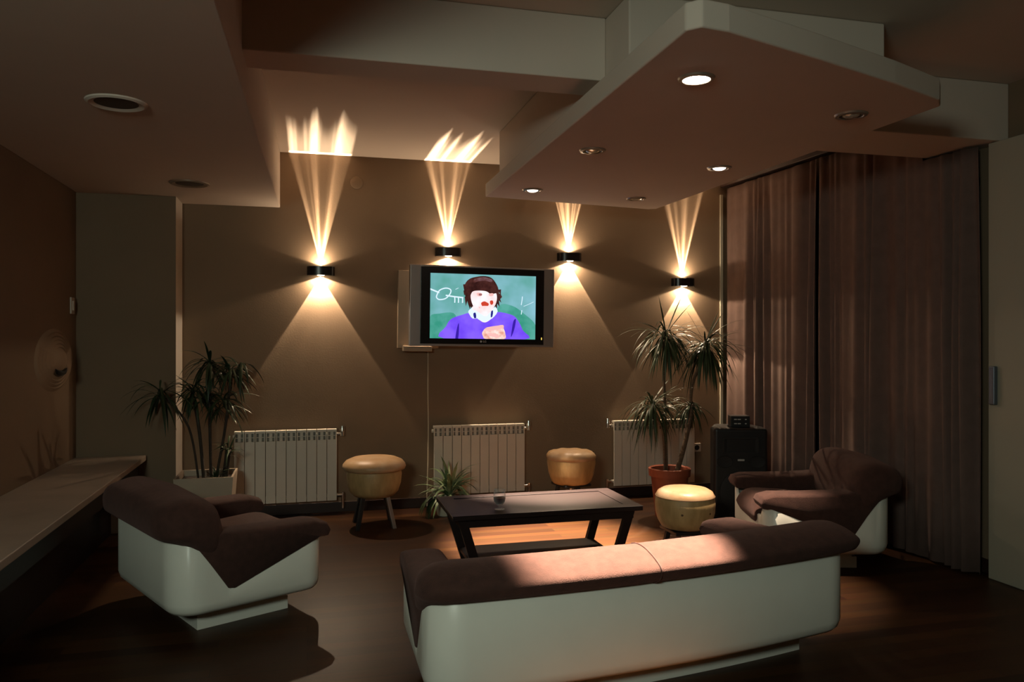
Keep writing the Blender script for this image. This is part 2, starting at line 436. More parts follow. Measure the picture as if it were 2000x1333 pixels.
def sconce(x, z, label, k, pw=1.0):
    t = thing('wall_lamp', label, 'wall lamp', (x, YB, z), 0, 'black up and down wall lamps on the back wall')
    # curved black band
    bm = bmesh.new()
    N = 20; out, inn = [], []
    for i in range(N+1):
        a = math.pi*i/N
        out.append((0.112*math.cos(a), -0.004-0.085*math.sin(a)**0.7)); inn.append((0.104*math.cos(a), -0.004-0.077*math.sin(a)**0.7))
    pr = out + inn[::-1]
    va = [bm.verts.new((px, py, -0.036)) for px, py in pr]; vb = [bm.verts.new((px, py, 0.036)) for px, py in pr]
    n = len(pr)
    for i in range(n):
        j = (i+1) % n
        bm.faces.new((va[i], va[j], vb[j], vb[i]))
    for i in range(N):
        bm.faces.new((va[i], va[i+1], va[n-2-i], va[n-1-i])); bm.faces.new((vb[i], vb[i+1], vb[n-2-i], vb[n-1-i]))
    link('band', bm, M_black2, t, smooth=True, angle=40)
    bm = bmesh.new(); box(bm, -0.10, -0.006, -0.034, 0.10, -0.0005, 0.034); link('back_plate', bm, M_black, t)
    bm = bmesh.new(); lathe(bm, [(0, -0.040), (0.026, -0.038), (0.030, -0.032), (0.030, 0.032), (0.026, 0.038), (0, 0.040)], 24, center=(0, -0.042, 0)); link('lamp_glass', bm, M_sconceglow, t, smooth=True, angle=50)
    for s in (-1, 1):
        bm = bmesh.new(); box(bm, s*0.03 if s > 0 else -0.103, -0.05, 0.028, 0.103 if s > 0 else -0.03, -0.006, 0.031)
        link('bracket', bm, M_black, t)
    beam_light('wall_lamp_beam', (x, YB-0.055, z+0.046), True, 240*pw, 15.5, 49, 1.37*k+0.2, True)
    beam_light('wall_lamp_beam', (x, YB-0.045, z-0.046), False, 120*pw, 33, 60, 0.71*k, False)
SC = [(0.108, 2.000), (1.172, 2.185), (2.270, 2.170), (3.385, 1.965)]
sconce(*SC[0], 'black curved wall lamp furthest left, above the gap beside the left radiator', 1)
sconce(*SC[1], 'black curved wall lamp directly above the television', 2)
sconce(*SC[2], 'black curved wall lamp just right of the television', 3)
sconce(*SC[3], 'black curved wall lamp above the tall right plant, nearest the curtain', 4)

# ------------------------------------------------------------------ radiators
def radiator(x0, label, side):
    W = 0.08; n = 10
    t = thing('radiator', label, 'radiator', (x0, YB-0.10, 0), 0, 'white sectional radiators along the back wall')
    z0, z1 = 0.115, 0.700
    for i in range(n):
        bm = bmesh.new()
        a = i*W+0.002; b = (i+1)*W-0.002
        box(bm, a, 0.0, z0, b, 0.012, z1-0.085)                      # front plate
        # head with louvre opening
        box(bm, a, 0.0, z1-0.020, b, 0.060, z1)
        box(bm, a, 0.0, z1-0.085, a+0.009, 0.02, z1-0.020); box(bm, b-0.009, 0.0, z1-0.085, b, 0.02, z1-0.020)
        box(bm, a+0.009, 0.004, z1-0.055, b-0.009, 0.012, z1-0.049)
        box(bm, (a+b)/2-0.012, 0.012, z0+0.02, (a+b)/2+0.012, 0.078, z1-0.02)
        box(bm, a+0.009, 0.018, z1-0.083, b-0.009, 0.022, z1-0.022, 1)
        link('radiator_section', bm, [M_rad, M_slot], t, bevel=0.0025, bseg=2)
    for z in (z0+0.035, z1-0.045):
        bm = bmesh.new(); tube(bm, [(-0.01, 0.045, z), (n*W+0.01, 0.045, z)], 0.016, 12)
        link('manifold', bm, M_rad, t, smooth=True)
    xs = n*W if side > 0 else 0
    bm = bmesh.new()
    tube(bm, [(xs, 0.04, z1-0.045), (xs+side*0.045, 0.04, z1-0.045)], 0.014, 12)
    tube(bm, [(xs+side*0.045, 0.04, z1-0.062), (xs+side*0.045, 0.04, z1-0.02)], 0.019, 12)
    tube(bm, [(xs+side*0.045, 0.04, z1-0.02), (xs+side*0.045, 0.04, z1+0.022)], [0.022, 0.017], 12)
    link('valve', bm, M_chrome, t, smooth=True, angle=40)
    bm = bmesh.new()
    tube(bm, [(xs, 0.04, z0+0.035), (xs+side*0.05, 0.04, z0+0.035)], 0.013, 12)
    tube(bm, [(xs+side*0.05, 0.04, z0+0.06), (xs+side*0.05, 0.04, z0+0.01), (xs+side*0.05, 0.05, z0-0.03), (xs+side*0.05, 0.05, z0-0.075)], 0.013, 12)
    link('valve', bm, M_chrome, t, smooth=True, angle=40)
    return t
radiator(-0.565, 'white radiator at the left of the back wall, behind the left armchair', 1)
radiator(1.035, 'white radiator in the middle of the back wall, below the television', 1)
radiator(2.665, 'white radiator at the right of the back wall, behind the terracotta pot plant', -1)

# ------------------------------------------------------------------ television
def emat(name, col, s=1.0, col2=None, sc=3.0):
    m = bpy.data.materials.new(name); m.use_nodes = True; nt = m.node_tree
    nt.nodes.remove(nt.nodes['Principled BSDF'])
    e = nt.nodes.new('ShaderNodeEmission'); e.inputs[1].default_value = s*1.25; e.inputs[0].default_value = (*lin(col), 1)
    if col2:
        tc = nt.nodes.new('ShaderNodeTexCoord'); n = nt.nodes.new('ShaderNodeTexNoise'); n.inputs['Scale'].default_value = sc; n.inputs['Detail'].default_value = 3
        r = nt.nodes.new('ShaderNodeValToRGB'); r.color_ramp.elements[0].position = 0.35; r.color_ramp.elements[1].position = 0.65
        r.color_ramp.elements[0].color = (*lin(col), 1); r.color_ramp.elements[1].color = (*lin(col2), 1)
        nt.links.new(tc.outputs['Object'], n.inputs['Vector']); nt.links.new(n.outputs['Fac'], r.inputs[0]); nt.links.new(r.outputs[0], e.inputs[0])
    nt.links.new(e.outputs[0], nt.nodes['Material Output'].inputs[0])
    return m
TVM = [emat('screen_board', (84, 150, 140), 1, (126, 176, 190), 3.2), emat('screen_hair', (72, 38, 34), 1, (46, 22, 20), 20), emat('screen_face', (250, 232, 236), 1, (240, 205, 205), 12),
       emat('screen_lips', (190, 62, 44)), emat('screen_jumper', (104, 66, 226), 1, (128, 92, 240), 6), emat('screen_collar', (214, 228, 250)),
       emat('screen_chalk', (206, 226, 240)), emat('screen_hand', (246, 214, 206), 1, (214, 150, 130), 25), emat('screen_jumper_shade', (52, 28, 150)),
       emat('screen_tie', (34, 34, 120)), emat('screen_brow', (150, 100, 100)), emat('screen_board_dark', (52, 138, 118), 1, (84, 158, 146), 8), emat('screen_hair_light', (120, 90, 96), 1, (80, 44, 40), 16), emat('screen_cheek', (232, 176, 172))]
TW, TH = 1.245, 0.675
t = thing('television', 'silver and black flat television on the back wall showing a man in a purple jumper', 'television', (1.440, 6.50, 1.712))
t.rotation_euler = (R(0), R(0.75), R(0))
bm = bmesh.new(); box(bm, -TW/2, -0.02, -TH/2, TW/2, 0.06, TH/2); link('casing', bm, M_silver, t, bevel=0.006)
bm = bmesh.new(); box(bm, -0.535, -0.026, -0.318, 0.530, -0.0195, 0.325); link('bezel', bm, M_black2, t, bevel=0.003)
SX0, SX1, SZ0, SZ1 = -0.455, 0.455, -0.272, 0.270
def sc(px, py): return (SX0+(px-455)/1230*(SX1-SX0), SZ1-(py-190)/740*(SZ1-SZ0))
bm = bmesh.new()
layer = [0]
def flat(pts, mi, smooth_n=5):
    layer[0] += 1
    y = -0.0268 - layer[0]*0.00012
    p2 = [Vector((p[0], p[1], 0)) for p in pts]
    if smooth_n: p2 = catmull(p2, smooth_n, True)
    vs = []
    for p in p2:
        X, Z = sc(min(max(p.x, 455), 1685), min(max(p.y, 190), 930)); vs.append(bm.verts.new((X, y, Z)))
    f = bm.faces.new(vs); f.material_index = mi
def stroke(pts, wd, mi, closed=False):
    layer[0] += 1
    y = -0.0268 - layer[0]*0.00012
    p2 = catmull([Vector((p[0], p[1], 0)) for p in pts], 6, closed)
    if closed: p2.append(p2[0])
    L, Rr = [], []
    for i, p in enumerate(p2):
        tt = (p2[min(i+1, len(p2)-1)]-p2[max(i-1, 0)]).normalized(); nn = Vector((-tt.y, tt.x, 0))*wd/2
        for lst, q in ((L, p+nn), (Rr, p-nn)):
            X, Z = sc(max(q.x, 455), q.y); lst.append(bm.verts.new((X, y, Z)))
    for i in range(len(L)-1): bm.faces.new((L[i], L[i+1], Rr[i+1], Rr[i])).material_index = mi
flat([(455,190),(1685,190),(1685,930),(455,930)], 0, 0)
flat([(1240,560),(1400,540),(1560,640),(1685,760),(1685,930),(1200,930)], 11, 4)
flat([(455,690),(560,650),(720,640),(760,760),(640,930),(455,930)], 11, 4)
stroke([(452,372),(500,390),(556,412)], 17, 6)
stroke([(530,440),(560,385),(630,358),(685,375),(680,420),(630,475),(560,490),(528,470)], 13, 6, True)
stroke([(630,440),(720,452),(832,462)], 16, 6)
for x in (733, 775, 822): stroke([(x,455),(x+2,490),(x+1,522)], 13, 6)
stroke([(1525,430),(1520,480),(1512,530)], 9, 6); stroke([(1520,590),(1514,640)], 9, 6); stroke([(1540,545),(1600,520),(1660,490)], 5, 6); stroke([(740,370),(775,352)], 5, 6)
flat([(842,400),(850,305),(900,245),(980,218),(1080,207),(1165,232),(1228,320),(1248,400),(1282,440),(1238,490),(1214,545),(1100,600),(990,610),(925,572),(880,500)], 1)
for hx_, hy_, dx, dy in ((870,470,-8,90),(900,520,12,80),(925,560,30,60),(1235,470,40,40),(1225,500,30,60),(1240,430,38,-6),(855,400,-14,40),(1205,540,20,40),(850,330,-10,50),(1250,380,18,40)):
    flat([(hx_-24,hy_-20),(hx_+20,hy_-26),(hx_+dx,hy_+dy)], 1, 0)
flat([(950,250),(1060,218),(1160,245),(1150,275),(1050,268),(960,285)], 12)
flat([(940,560),(1180,560),(1180,700),(1080,740),(960,690)], 2)
flat([(915,440),(928,385),(1000,366),(1100,366),(1200,388),(1222,455),(1204,535),(1155,598),(1090,634),(1020,622),(962,580),(928,510)], 2)
flat([(905,450),(895,350),(960,285),(1080,262),(1195,300),(1228,400),(1205,402),(1150,412),(1095,382),(1000,376),(935,392)], 1)
flat([(985,408),(1020,400),(1048,412),(1040,436),(1000,440)], 13); flat([(1010,412),(1042,410),(1044,430),(1014,432)], 10)
flat([(1125,412),(1160,402),(1182,408),(1175,430),(1140,436)], 13); flat([(1075,420),(1105,425),(1112,478),(1080,492),(1062,480)], 2)
flat([(1040,515),(1075,498),(1110,512),(1128,528),(1112,556),(1070,560),(1045,545)], 3)
flat([(1142,492),(1170,486),(1180,512),(1165,536),(1145,526)], 3)
flat([(1010,560),(1060,585),(1110,575),(1090,606),(1040,604)], 13)
flat([(612,935),(640,790),(700,705),(830,655),(905,640),(1000,700),(1085,742),(1180,680),(1232,618),(1400,648),(1470,705),(1530,820),(1556,935)], 4, 4)
flat([(765,800),(785,760),(778,935),(745,935)], 8, 3); flat([(1420,720),(1450,700),(1430,820),(1395,905),(1398,850)], 8, 3)
flat([(960,600),(1080,660),(1175,600),(1160,690),(1084,732),(985,690)], 5, 3)
flat([(890,615),(935,578),(965,640),(1000,690),(940,698),(905,655)], 5, 2); flat([(1165,600),(1205,560),(1232,610),(1195,668),(1150,700)], 5, 2)
flat([(948,640),(975,632),(982,690),(958,692)], 9, 2); flat([(1155,612),(1178,604),(1172,668),(1152,680)], 9, 2)
flat([(1030,560),(1150,560),(1120,650),(1086,668),(1040,640)], 2, 3)
flat([(1055,855),(1100,800),(1175,788),(1295,766),(1306,808),(1324,860),(1312,932),(1100,932),(1062,895)], 7, 4)
flat([(1105,800),(1230,775),(1298,770),(1296,805),(1190,828),(1110,840)], 13, 3); flat([(1140,860),(1250,890),(1230,912),(1120,890)], 13, 3)
link('screen', bm, TVM, t)
def text_obj(name, body, size, m, parent, loc, rot):
    c = bpy.data.curves.new(name, 'FONT'); c.body = body; c.size = size; c.extrude = 0.0004; c.align_x = 'CENTER'; c.align_y = 'CENTER'
    o = bpy.data.objects.new(name+'_tmp', c); COL.objects.link(o)
    bpy.context.view_layer.update()
    me = bpy.data.meshes.new_from_object(o.evaluated_get(bpy.context.evaluated_depsgraph_get()))
    COL.objects.unlink(o); bpy.data.objects.remove(o)
    me.name = name; me.materials.clear(); me.materials.append(m)
    q = bpy.data.objects.new(name, me); COL.objects.link(q); q.parent = parent; q.location = loc; q.rotation_euler = rot
    return q
text_obj('brand_lettering', 'LG', 0.024, M_mark, t, (0.012, -0.0272, -0.295), (R(90), 0, 0))
bm = bmesh.new(); lathe(bm, [(0.009, 0), (0.009, 0.001), (0, 0.001)], 20, M=Matrix.Translation((-0.020, -0.0262, -0.295)) @ Matrix.Rotation(R(90), 4, 'X')); link('brand_emblem', bm, M_mark, t)
bm = bmesh.new(); box(bm, 0.508, -0.0275, -0.275, 0.515, -0.026, -0.255); link('standby_light', bm, M_ledred, t)
bm = bmesh.new()
box(bm, -0.70, 0.155, -0.36, -0.35, 0.199, 0.30); link('back_panel', bm, M_cap, t, bevel=0.004)
for x in (-0.30, 0.24):
    bm = bmesh.new(); box(bm, x, 0.06, -0.18, x+0.06, 0.175, 0.18); link('arm', bm, M_black, t)
bm = bmesh.new(); box(bm, -0.35, 0.175, -0.10, 0.42, 0.199, 0.10); link('wall_bracket', bm, M_black, t)
bm = bmesh.new(); box(bm, -0.66, 0.07, -0.385, -0.42, 0.155, -0.338); link('cable_box', bm, M_cap, t, bevel=0.006)
bm = bmesh.new(); tube(bm, [(1.0, YB-0.006, 1.335), (1.0, YB-0.006, 1.0), (1.004, YB-0.006, 0.70), (1.0, YB-0.006, 0.40), (0.99, YB-0.022, 0.10), (0.99, YB-0.03, 0.012)], 0.005, 8)
o = link('television_cable', bm, M_cable, None, smooth=True); tag(o, 'thin pale cable running down the back wall from the television', 'cable')

# ------------------------------------------------------------------ lounge seats
def seat_set(name, W, D, label, cat, loc, rz, top=0.67, bow=None, hb=0.495):
    t = thing(name, label, cat, loc, rz)
    hw = W/2
    def bend(bm):
        if bow:
            for v in bm.verts:
                x, y = v.co.x, v.co.y; ph = x/bow
                v.co.x = math.sin(ph)*(bow-y); v.co.y = bow-(bow-y)*math.cos(ph)
    # plan path of shell : y from 0 (back) to D (front)
    r = 0.15
    def ring(off, step=0.02):
        x1, y0, y1 = hw-off, off, D-off
        rb = max(0.02, r-off); rf = max(0.02, 0.09-off)
        segs = []
        def lineto(a, b):
            n = max(1, int(math.dist(a, b)/step)); return [(a[0]+(b[0]-a[0])*i/n, a[1]+(b[1]-a[1])*i/n) for i in range(n)]
        def arc(c, rr, a0, a1, n=8): return [(c[0]+rr*math.cos(R(a0+(a1-a0)*i/n)), c[1]+rr*math.sin(R(a0+(a1-a0)*i/n))) for i in range(n)]
        return x1, y0, y1, rb, rf, lineto, arc
    x1, y0, y1, rb, rf, lineto, arc = ring(0)
    path = []
    path += lineto((-x1+rb, y0), (x1-rb, y0)); path += arc((x1-rb, y0+rb), rb, -90, 0)
    path += lineto((x1, y0+rb), (x1, y1-rf)); path += arc((x1-rf, y1-rf), rf, 0, 90)
    path += lineto((x1-rf, y1), (-x1+rf, y1)); path += arc((-x1+rf, y1-rf), rf, 90, 180)
    path += lineto((-x1, y1-rf), (-x1, y0+rb)); path += arc((-x1+rb, y0+rb), rb, 180, 270)
    def height(x, y):
        if abs(x) > hw-0.10:
            if y < 0.10: return hb
            if y < 0.27: return hb+(0.225-hb)*(y-0.10)/0.17
            return 0.225+(0.405-0.225)*(y-0.27)/(D-0.09-0.27) if y < D-0.09 else 0.405
        if y > D-0.10: return 0.33
        return hb
    def inset(p, off):
        x, y = p; cx = max(-(hw-r), min(hw-r, x)); cy = max(r, min(D-0.09, y))
        d = Vector((x-cx, y-cy)); L = d.length
        if L < 1e-6: return p
        d = d/L; return (x-d.x*off, y-d.y*off)
    bm = bmesh.new()
    rows = [(0.055, 0.115, 0), (0.03, 0.122, 0), (0.010, 0.142, 0), (0.0, 0.175, 0)]
    cols = []
    n = len(path)
    grid = []
    for off, z, _ in rows: grid.append([bm.verts.new((*inset(p, off), z)) for p in path])
    hh = [height(*p) for p in path]
    # soften front corner heights
    for _ in range(2): hh = [hh[i] if 0.0 <= path[i][1] < D-0.2 else (hh[i-1]+hh[i]*2+hh[(i+1) % n])/4 for i in range(n)]
    grid.append([bm.verts.new((p[0], p[1], hh[i]-0.006)) for i, p in enumerate(path)])
    grid.append([bm.verts.new((*inset(p, 0.006), hh[i])) for i, p in enumerate(path)])
    grid.append([bm.verts.new((*inset(p, 0.022), hh[i]-0.001)) for i, p in enumerate(path)])
    grid.append([bm.verts.new((*inset(p, 0.030), 0.16)) for i, p in enumerate(path)])
    for a, b in zip(grid, grid[1:]):
        for i in range(n):
            j = (i+1) % n; bm.faces.new((a[i], a[j], b[j], b[i]))
    bm.faces.new(grid[0]); bm.faces.new(grid[-1])
    bend(bm); link('shell', bm, M_shell, t, smooth=True, angle=50)
    bm = bmesh.new(); 
    nx = 24 if bow else 1
    for i in range(nx):
        a = -hw+0.17+(2*hw-0.34)*i/nx; b = -hw+0.17+(2*hw-0.34)*(i+1)/nx
        box(bm, a, 0.17, 0.0, b, D-0.13, 0.07); box(bm, a, 0.20, 0.07, b, D-0.16, 0.118)
    bmesh.ops.remove_doubles(bm, verts=bm.verts, dist=0.0001)
    bend(bm); link('plinth', bm, M_shell, t)
    # arms
    for s in (-1, 1):
        bm = bmesh.new()
        pr = [(0.085, hb-0.010), (0.255, 0.228), (0.285, 0.222), (D-0.03, 0.398), (D+0.022, 0.405), (D+0.034, 0.435), (D+0.018, 0.468), (D-0.05, 0.487), (D-0.25, 0.490), (0.30, 0.500), (0.12, 0.520)]
        xo = hw+0.006; xi = hw-0.20
        secs = [(xi, 0.90, 0.05), (xi+0.018, 0.965, 0.02), (xi+0.06, 1.0, 0), (xo-0.07, 1.0, 0), (xo-0.025, 0.985, 0), (xo-0.006, 0.955, 0), (xo, 0.92, 0)]
        cy = sum(p[0] for p in pr)/len(pr); cz = sum(p[1] for p in pr)/len(pr)
        rr = []
        prs = []
        for i in range(len(pr)):
            a = Vector(pr[i]); b = Vector(pr[(i+1) % len(pr)])
            for k in range(4): prs.append(a.lerp(b, k/4))
        for x, sc_, dz in secs:
            ring_ = []
            for p in prs:
                # outer rings keep the V outline, only the top is rounded over
                top_w = max(0.0, min(1.0, (p[1]-0.36)/0.14))
                k = 1-(1-sc_)*(0.25+0.75*top_w)*(1.0 if x < xi+0.07 else 1.25)
                zz = cz+(p[1]-cz)*k - (1-sc_)*0.35*top_w*(p[1]>0.4)*0.5
                ring_.append(bm.verts.new((s*x, cy+(p[0]-cy)*(1-(1-sc_)*0.25), zz)))
            rr.append(ring_)
        m_ = len(prs)
        for a, b in zip(rr, rr[1:]):
            for i in range(m_):
                j = (i+1) % m_; bm.faces.new((a[i], a[j], b[j], b[i]))
        bm.faces.new(rr[0]); bm.faces.new(rr[-1])
        bend(bm); link('armrest', bm, M_fabric, t, smooth=True, angle=80)
    # seat cushions
    ncu = 2 if W > 1.5 else 1
    for c in range(ncu):
        a = -(hw-0.195)+(2*hw-0.39)*c/ncu; b = -(hw-0.195)+(2*hw-0.39)*(c+1)/ncu
        bm = bmesh.new()
        NX, NY = 20, 20
        cx, hx = (a+b)/2, (b-a)/2-0.002; cyy, hy = (0.20+D+0.02)/2, (D+0.02-0.20)/2
        def sup(u, v, sgn):
            e = (max(0, 1-abs(u)**7))**(1/2)*(max(0, 1-abs(v)**7))**(1/2)
            return 0.315 + sgn*0.085*e + (0.02*v*e+0.012*e if sgn > 0 else 0)
        topg = [[bm.verts.new((cx+hx*u, cyy+hy*v, sup(u, v, 1))) for u in [math.sin(math.pi/2*(-1+2*i/NX)) for i in range(NX+1)]] for v in [math.sin(math.pi/2*(-1+2*j/NY)) for j in range(NY+1)]]
        botg = [[bm.verts.new((cx+hx*u, cyy+hy*v, sup(u, v, -1))) for u in [math.sin(math.pi/2*(-1+2*i/NX)) for i in range(NX+1)]] for v in [math.sin(math.pi/2*(-1+2*j/NY)) for j in range(NY+1)]]
        for g in (topg, botg):
            for j in range(NY):
                for i in range(NX): bm.faces.new((g[j][i], g[j][i+1], g[j+1][i+1], g[j+1][i]))
        bmesh.ops.remove_doubles(bm, verts=bm.verts, dist=0.0004)
        bend(bm); link('seat_cushion', bm, M_fabric, t, smooth=True, angle=180)
    # back roll
    bm = bmesh.new()
    prof = [(-0.040, top-0.038), (-0.067, (top+0.50)/2-0.006), (-0.060, 0.515), (-0.034, 0.492), (0.02, 0.470), (0.08, 0.44), (0.16, 0.38), (0.235, 0.37), (0.265, 0.44), (0.255, 0.53), (0.225, top-0.055), (0.165, top-0.010), (0.09, top), (0.02, top-0.014)]
    pc = [Vector((p[0], p[1])) for p in prof]
    pc = [Vector((q.x, q.y)) for q in catmull([Vector((p.x, p.y, 0)) for p in pc], 3, True)]
    c0 = Vector((0.09, (top+0.40)/2))
    hx = hw+0.035
    ts = [-1, -0.985, -0.96, -0.92, -0.86, -0.78] + [(-0.7+1.4*i/24) for i in range(25)] + [0.78, 0.86, 0.92, 0.96, 0.985, 1]
    rings = []
    for uu in ts:
        d = (1-abs(uu))*hx
        f = (1-(1-min(1, d/0.15))**2.4)**(1/2.4) if d < 0.15 else 1
        f = max(f, 0.02)
        g = 1.0
        if W > 1.5: g = 1-0.035*math.exp(-((uu*hx+0.10)/0.03)**2)
        ring_ = []
        for p in pc:
            q = c0+(p-c0)*(f*g)
            dz = 0.022*max(0, 1-(abs(uu)-0.0)*1.0)*(1 if p.y > 0.55 else 0) if W < 1.5 else 0
            ring_.append(bm.verts.new((uu*hx, q.x, q.y+dz*f)))
        rings.append(ring_)
    # extra tight rings for the seam
    m_ = len(pc)
    for a, b in zip(rings, rings[1:]):
        for i in range(m_):
            j = (i+1) % m_; bm.faces.new((a[i], a[j], b[j], b[i]))
    bm.faces.new(rings[0]); bm.faces.new(rings[-1])
    bend(bm); rc = link('backrest_cushion', bm, M_fabric, t, smooth=True, angle=100)
    if W > 1.5:
        bm = bmesh.new()
        pts = [(-0.10, c0.x+(p.x-c0.x)*1.002, c0.y+(p.y-c0.y)*1.002) for p in pc]; pts.append(pts[0])
        tube(bm, pts, 0.0032, 6); bend(bm); link('seam', bm, M_piping, rc, smooth=True)
    return t
# armchairs: local +Y faces forward
f_ang = math.atan2(0.461, 0.887)
A = Vector((-0.60, 3.93)); fwd = Vector((0.887, 0.461)); lft = Vector((-0.461, 0.887))
W1 = 1.00
orig = A + lft*(W1/2)
seat_set('armchair', W1, 0.78, 'left armchair with white shell and dark brown upholstery, its back towards the ledge', 'armchair', (orig.x, orig.y, 0), f_ang-math.pi/2)
fr = Vector((-0.955, 0.297)).normalized(); per = Vector((-fr.y, fr.x))*-1   # toward far side
B = Vector((3.46, 4.03)); W2 = 0.88
orig = B + per*(W2/2)
seat_set('armchair', W2, 0.78, 'right armchair with white shell and brown upholstery in front of the curtain', 'armchair', (orig.x, orig.y, 0), math.atan2(fr.y, fr.x)-math.pi/2)
seat_set('sofa', 2.02, 0.80, 'long two-seat sofa with white shell and brown upholstery, seen from behind in the foreground', 'sofa', (1.425, 2.885, 0), R(7.15), top=0.605, bow=8.0, hb=0.505)

# ------------------------------------------------------------------ coffee table
t = thing('coffee_table', 'black wooden coffee table with slanted legs and low shelf, a drinking glass on it', 'coffee table', (1.42, 4.82, 0))
bm = bmesh.new(); box(bm, -0.60, -0.30, 0.375, 0.60, 0.30, 0.400); link('tabletop', bm, M_blackwood, t, bevel=0.004)
bm = bmesh.new()
box(bm, -0.60, -0.30, 0.4002, 0.60, -0.22, 0.405); box(bm, -0.60, 0.22, 0.4002, 0.60, 0.30, 0.405); box(bm, -0.60, -0.22, 0.4002, -0.50, 0.22, 0.405); box(bm, 0.50, -0.22, 0.4002, 0.60, 0.22, 0.405)
link('top_border', bm, M_blackwood, t, bevel=0.002)
bm = bmesh.new()
for y in (-0.265, 0.235): box(bm, -0.55, y, 0.325, 0.55, y+0.03, 0.375)
for x in (-0.55, 0.52): box(bm, x, -0.235, 0.325, x+0.03, 0.235, 0.375)
link('apron', bm, M_blackwood, t)
for sx in (-1, 1):
    for sy in (-1, 1):
        bm = bmesh.new(); bar(bm, (sx*0.42, sy*0.235, 0.0), (sx*0.535, sy*0.245, 0.375), 0.055, 0.04); link('leg', bm, M_blackwood, t, bevel=0.003)
bm = bmesh.new(); box(bm, -0.46, -0.24, 0.06, 0.46, 0.24, 0.085); link('shelf', bm, M_blackwood, t, bevel=0.003)

def glass_mat():
    m = bpy.data.materials.new('clear_glass'); m.use_nodes = True; nt = m.node_tree
    b = nt.nodes['Principled BSDF']; b.inputs['Roughness'].default_value = 0.02; b.inputs['IOR'].default_value = 1.45
    b.inputs['Base Color'].default_value = (0.95, 0.95, 0.95, 1)
    tr = nt.nodes.new('ShaderNodeBsdfTransparent'); mx = nt.nodes.new('ShaderNodeMixShader')
    fr_ = nt.nodes.new('ShaderNodeLayerWeight'); fr_.inputs[0].default_value = 0.18
    nt.links.new(fr_.outputs['Facing'], mx.inputs[0]); nt.links.new(tr.outputs[0], mx.inputs[1]); nt.links.new(b.outputs[0], mx.inputs[2])
    b.inputs['Metallic'].default_value = 0.2
    nt.links.new(mx.outputs[0], nt.nodes['Material Output'].inputs[0]); return m
M_glass = glass_mat()
M_wine = mat('dark_red_wine', (0.05, 0.006, 0.006), 0.08)
t = thing('wine_glass', 'short-stemmed glass of dark drink standing on the coffee table', 'glass', (1.135, 4.66, 0.4005))
bm = bmesh.new(); lathe(bm, [(0, 0.003), (0.030, 0.002), (0.031, 0.004), (0.012, 0.008), (0.007, 0.014), (0.008, 0.024), (0.022, 0.032), (0.033, 0.048), (0.038, 0.07), (0.037, 0.095), (0.034, 0.122), (0.033, 0.122), (0.036, 0.095), (0.037, 0.07), (0.032, 0.049), (0.018, 0.035), (0, 0.031)], 36); link('goblet', bm, M_glass, t, smooth=True, angle=180)
bm = bmesh.new(); lathe(bm, [(0, 0.034), (0.018, 0.037), (0.031, 0.050), (0.0355, 0.066), (0.036, 0.074), (0, 0.074)], 36); link('drink', bm, M_wine, t, smooth=True, angle=60)

